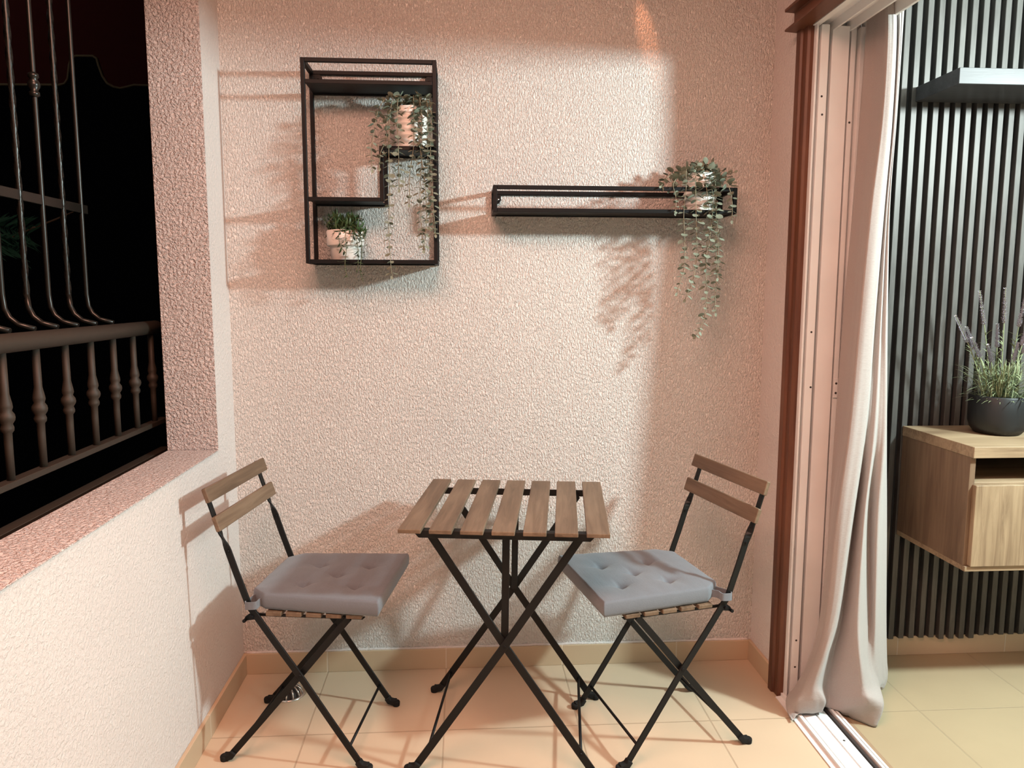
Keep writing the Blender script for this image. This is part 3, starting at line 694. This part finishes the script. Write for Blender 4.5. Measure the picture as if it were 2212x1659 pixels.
m = MB().tube([V((1.262, -.27, rz_))-V(t.location), V((1.262, -1.2, rz_))-V(t.location)], .011, 12); m.build('curtain_rod', 'black_metal', t)

# ------------------------------------------------------------------ interior wall: slats, shelf, cabinet, lavender
ps = MB(); 
ps.box((1.205, -.010, .075), (3.2, -.001, 2.5))
po = thing('slatted_wall_panel', 'dark charcoal vertical slat panel covering the living room wall', 'wall panel', (1.205, 0, .075))
tp_(ps, 'backing_board', 'panel_backing', po)
sl = MB(); k = 0; x = 1.223; rnd = random.Random(2)
grp = [.071]*9+[.073]*4+[.066]*4+[.076]*40
sx_ = []
while x < 3.15:
    zb = grp[min(k, len(grp)-1)]
    sl.box((x, -.030, zb), (x+.0198, -.0095, 2.5)); x += .0378; k += 1
tp_(sl, 'slat', 'slat_charcoal', po, .0012)
t = thing('floating_shelf', 'dark charcoal floating shelf on the slatted wall', 'shelf', (1.50, 0, 1.938))
tp_(MB().box((1.500, -.252, 1.9375), (2.6, -.0305, 1.985)), 'shelf_board', 'shelf_charcoal', t, .0012)
CX, CYF, CZ0, CZ1 = 1.531, -.402, .462, .851
t = thing('wall_cabinet', 'wall-hung wooden media cabinet with an open niche above its door', 'cabinet', (CX, -.03, CZ0))
YB_ = -.0305
tp_(MB().box((CX-.002, CYF, CZ1-.034), (3.0, YB_, CZ1)), 'top_panel', 'cabinet_wood_x', t, .001)
tp_(MB().box((CX, CYF+.016, CZ0+.016), (CX+.018, YB_, CZ1-.034)), 'side_panel', 'cabinet_wood_shaded', t, .0008)
tp_(MB().box((CX, CYF+.006, CZ0), (3.0, YB_, CZ0+.016)), 'bottom_panel', 'cabinet_wood_x', t, .0008)
tp_(MB().box((CX+.018, CYF+.020, .722), (3.0, YB_-.012, .738)), 'niche_shelf', 'cabinet_wood_x', t, .0008)
tp_(MB().box((CX+.018, YB_-.012, CZ0+.016), (3.0, YB_, CZ1-.034)), 'back_panel', 'panel_backing', t)
tp_(MB().box((CX+.012, CYF-.002, CZ0+.018), (2.35, CYF+.016, .733)), 'door', 'cabinet_wood_z', t, .001)
LP = V((1.762, -.178, CZ1))
t = thing('potted_lavender', 'lavender in a black ribbed pot on the wooden cabinet', 'plant', LP)
n = 96; vs = []; fs = []
prof = [(.052, 0), (.066, .003), (.080, .020), (.086, .042), (.087, .124), (.085, .128), (.082, .126), (.081, .10), (0.0, .10)]
for j in range(n):
    q = 2*math.pi*j/n; k = .0011*(1 if j % 2 else -1)
    for i, (r, z) in enumerate(prof): rr = r+(k if 1 <= i <= 4 else 0); vs.append((rr*math.cos(q), rr*math.sin(q), z))
mm = len(prof)
for j in range(n):
    for i in range(mm-1): fs.append((j*mm+i, (j+1) % n*mm+i, (j+1) % n*mm+i+1, j*mm+i+1))
po = MB().add(vs, fs, True); po.f.append(tuple(j*mm for j in range(n))); po.sm.append(False)
po = po.build('pot', 'pot_black', t)
MB().lathe([(0, .106), (.08, .103)], (0, 0, 0), 24).build('soil', 'soil', po)
rl = random.Random(9)
m = MB()
for k in range(800):
    a = rl.uniform(0, 6.283); r_ = rl.uniform(0, .072); h = rl.random()**1.3*.10
    b = V((math.cos(a)*r_*(1+h*3), math.sin(a)*r_*(1+h*3), .106+h)); d = V((math.cos(a)*rl.uniform(.3, 1.3), math.sin(a)*rl.uniform(.2, 1.1), rl.uniform(.15, 1.2)))
    d = d.normalized(); blade(m, b, d, V((0, 0, -1)) if rl.random() < .7 else V((0, 0, 1)), rl.uniform(.03, .07), .0038)
m.build('foliage', 'leaf_lavender', t, fix=False)
ends = [(2064, 682, -.20), (2088, 706, -.16), (2116, 628, -.17), (2172, 622, -.20), (2216, 634, -.19), (2222, 692, -.22), (2155, 700, -.15), (2134, 745, -.20), (2230, 720, -.15), (2200, 740, -.21), (2100, 730, -.21)]
for px, py, y in ends:
    e = at(px, py, 1, y)-LP; b = V((e.x*.28, (y-LP.y)*.5, .104)); mid = V((e.x*.62, e.y*.8, .104+(e.z-.104)*.55))
    pts = curve([b, mid, e], 10); m = MB(); m.tube(pts[::2]+[pts[-1]], .0016, 5)
    for i in range(2, 12):
        p = pts[i]; d = (pts[i+1]-pts[i]).normalized()
        for q in range(3):
            a = Matrix.Rotation(rl.uniform(0, 6.28), 3, d) @ d.orthogonal().normalized(); blade(m, p, a*.7+d, V((0, 0, -1)), rl.uniform(.02, .042), .0032)
    st = m.build('flower_stem', 'leaf_lavender', t, fix=False)
    m = MB(); i0 = 13
    for i in range(i0, len(pts)-1):
        f = (i-i0)/(len(pts)-i0)
        for s in range(3):
            p = pts[i].lerp(pts[i+1], s/3); d = (pts[i+1]-pts[i]).normalized()
            for q in range(6):
                a = Matrix.Rotation(q*1.047+i+s*.5, 3, d) @ d.orthogonal().normalized()
                leaf(m, p, a*.9+d*.7, d, .0125*(1-.5*f)*rl.uniform(.7, 1.2), .0055)
    m.build('flower_spike', 'flower_lavender', st, fix=False)

# ------------------------------------------------------------------ outside: railing, window grille, awning, tree
GX = -.97
t = thing('balcony_railing', 'rusty brown iron railing with knuckled balusters outside the window opening', 'railing', (GX, -1.0, .79))
def tq(mb, name, mat, bevel=0): return tp_(mb, name, mat, t, bevel)
y_end = -.050
hr = [(.022*math.cos(a)*1.0, 1.197+.021*math.sin(a)) for a in [2*math.pi*j/16 for j in range(16)]]
ys = [-2.6, -1.5, y_end-.012, y_end-.004, y_end]; scs = [1, 1, 1, .85, .4]
m = MB().sweep([(GX, y, 1.197) for y in ys], [[V((u*s, 0, (v-1.197)*s)) for u, v in hr] for s in scs], True)
tq(m, 'handrail', 'rail_iron')
tq(MB().box((GX-.014, -2.6, .890), (GX+.014, -.03, .904)), 'lower_bar', 'rail_iron', .001)
tq(MB().box((GX-.016, -2.6, .774), (GX+.016, -.03, .806)), 'bottom_bar', 'rail_iron', .001)
for k in range(16):
    y = -.107-.128*k
    zs_ = [.902, .98, 1.006, 1.012, 1.018, 1.026, 1.034, 1.040, 1.046, 1.054, 1.062, 1.068, 1.09, 1.178]
    rr = [.0085, .0085, .0088, .013, .0135, .011, .016, .017, .016, .011, .0135, .013, .0088, .0085]
    tq(MB().tube([(GX, y, z) for z in zs_], rr, 12), 'baluster', 'rail_iron')
t = thing('window_grille', 'black iron security grille with twisted bars above the railing', 'window grille', (-1.05, -1.0, 1.2))
BX = -1.05
tq(MB().box((BX-.004, -2.6, 1.523), (BX+.004, -.295, 1.547)), 'cross_bar', 'grille_iron', .001)
for k in range(20):
    y = -.325-.0985*k; tw = k % 2 == 1
    path = [(BX, y, 2.75), (BX, y, 1.548), (BX, y, 1.30)]
    path += [(BX+.003, y, 1.268), (BX+.013, y, 1.247), (BX+.032, y, 1.231), (BX+.068, y, 1.221)]
    m = MB()
    if tw:
        nseg = 130; P3 = []; Z0, Z1 = 2.75, 1.29
        secs = []
        for i in range(nseg+1):
            z = Z0+(Z1-Z0)*i/nseg; a = i*.36; rr = .0078
            P3.append((BX, y, z)); secs.append([V((rr*math.cos(a+q), rr*math.sin(a+q), 0)) for q in (0, 1.571, 3.142, 4.712)])
        m.sweep(P3, secs, True); m.tube([(BX, y, 1.30)]+path[3:], .0068, 8)
    else:
        m.tube(curve(path[:3], 2)+path[3:], .0062, 8)
        if k: m.lathe([(.006, -.03), (.012, -.026), (.012, -.018), (.008, -.014), (.014, -.004), (.014, .004), (.008, .014), (.012, .018), (.012, .026), (.006, .03)], (BX, y, 1.813), 12)
    tq(m, 'twisted_bar' if tw else 'plain_bar', 'grille_iron')
# neighbour's awning valance, a few metres away
t = thing('awning', 'dark red scalloped awning with a cream edge across the night yard', 'awning', (-2.6, 3, 2.7))
pf = [(0, 183), (128, 184), (140, 181), (147, 170), (150, 140), (155, 124), (164, 121), (200, 121), (209, 126), (213, 140), (222, 165), (232, 180), (246, 188), (260, 191), (275, 188), (290, 184), (345, 186)]
poly = [at(px, py, 1, 3.0) for px, py in pf]; low = [(p.x, p.z) for p in poly]
low = [(low[0][0]-1.2, low[0][1])]+low+[(low[-1][0]+.8, low[-1][1])]
pg = low+[(low[-1][0], 4.2), (low[0][0], 4.2)]
tq(MB().extrude(pg, lambda u, v, h: (u, h, v), 3.0, 3.012), 'valance', 'awning_red')
tq(MB().tube([(u, 2.998, v) for u, v in low], .009, 6), 'edge_piping', 'awning_trim')
# branch with leaves seen through the grille
t = thing('tree_branch', 'thin leafy tree branch in the dark beyond the grille', 'branch', (-2, 1.2, 1.6))
bp_ = [at(-60, 560, 0, -2.0), at(40, 505, 0, -2.0), at(105, 480, 0, -2.0), at(165, 455, 0, -2.0)]
tq(MB().tube(curve(bp_, 6), [.007-.0002*i for i in range(19)], 6), 'bough', 'branch_bark')
m = MB(); rb = random.Random(4)
tw_ = [at(-60, 500, 0, -1.95), at(0, 490, 0, -1.98), at(62, 508, 0, -2.0)]
for i, p in enumerate(curve(tw_, 14)):
    for s in (1, -1): blade(m, p, V((rb.uniform(-.3, .3), .6, s*.7-.2)), V((1, 0, 0)), rb.uniform(.07, .13), .012)
tw_ = [at(-60, 530, 0, -1.95), at(-5, 525, 0, -1.98), at(40, 545, 0, -2.0)]
for i, p in enumerate(curve(tw_, 14)):
    for s in (1, -1): blade(m, p, V((rb.uniform(-.3, .3), .6, s*.7-.2)), V((1, 0, 0)), rb.uniform(.06, .1), .012)
tq(m, 'leaves', 'leaf_night')
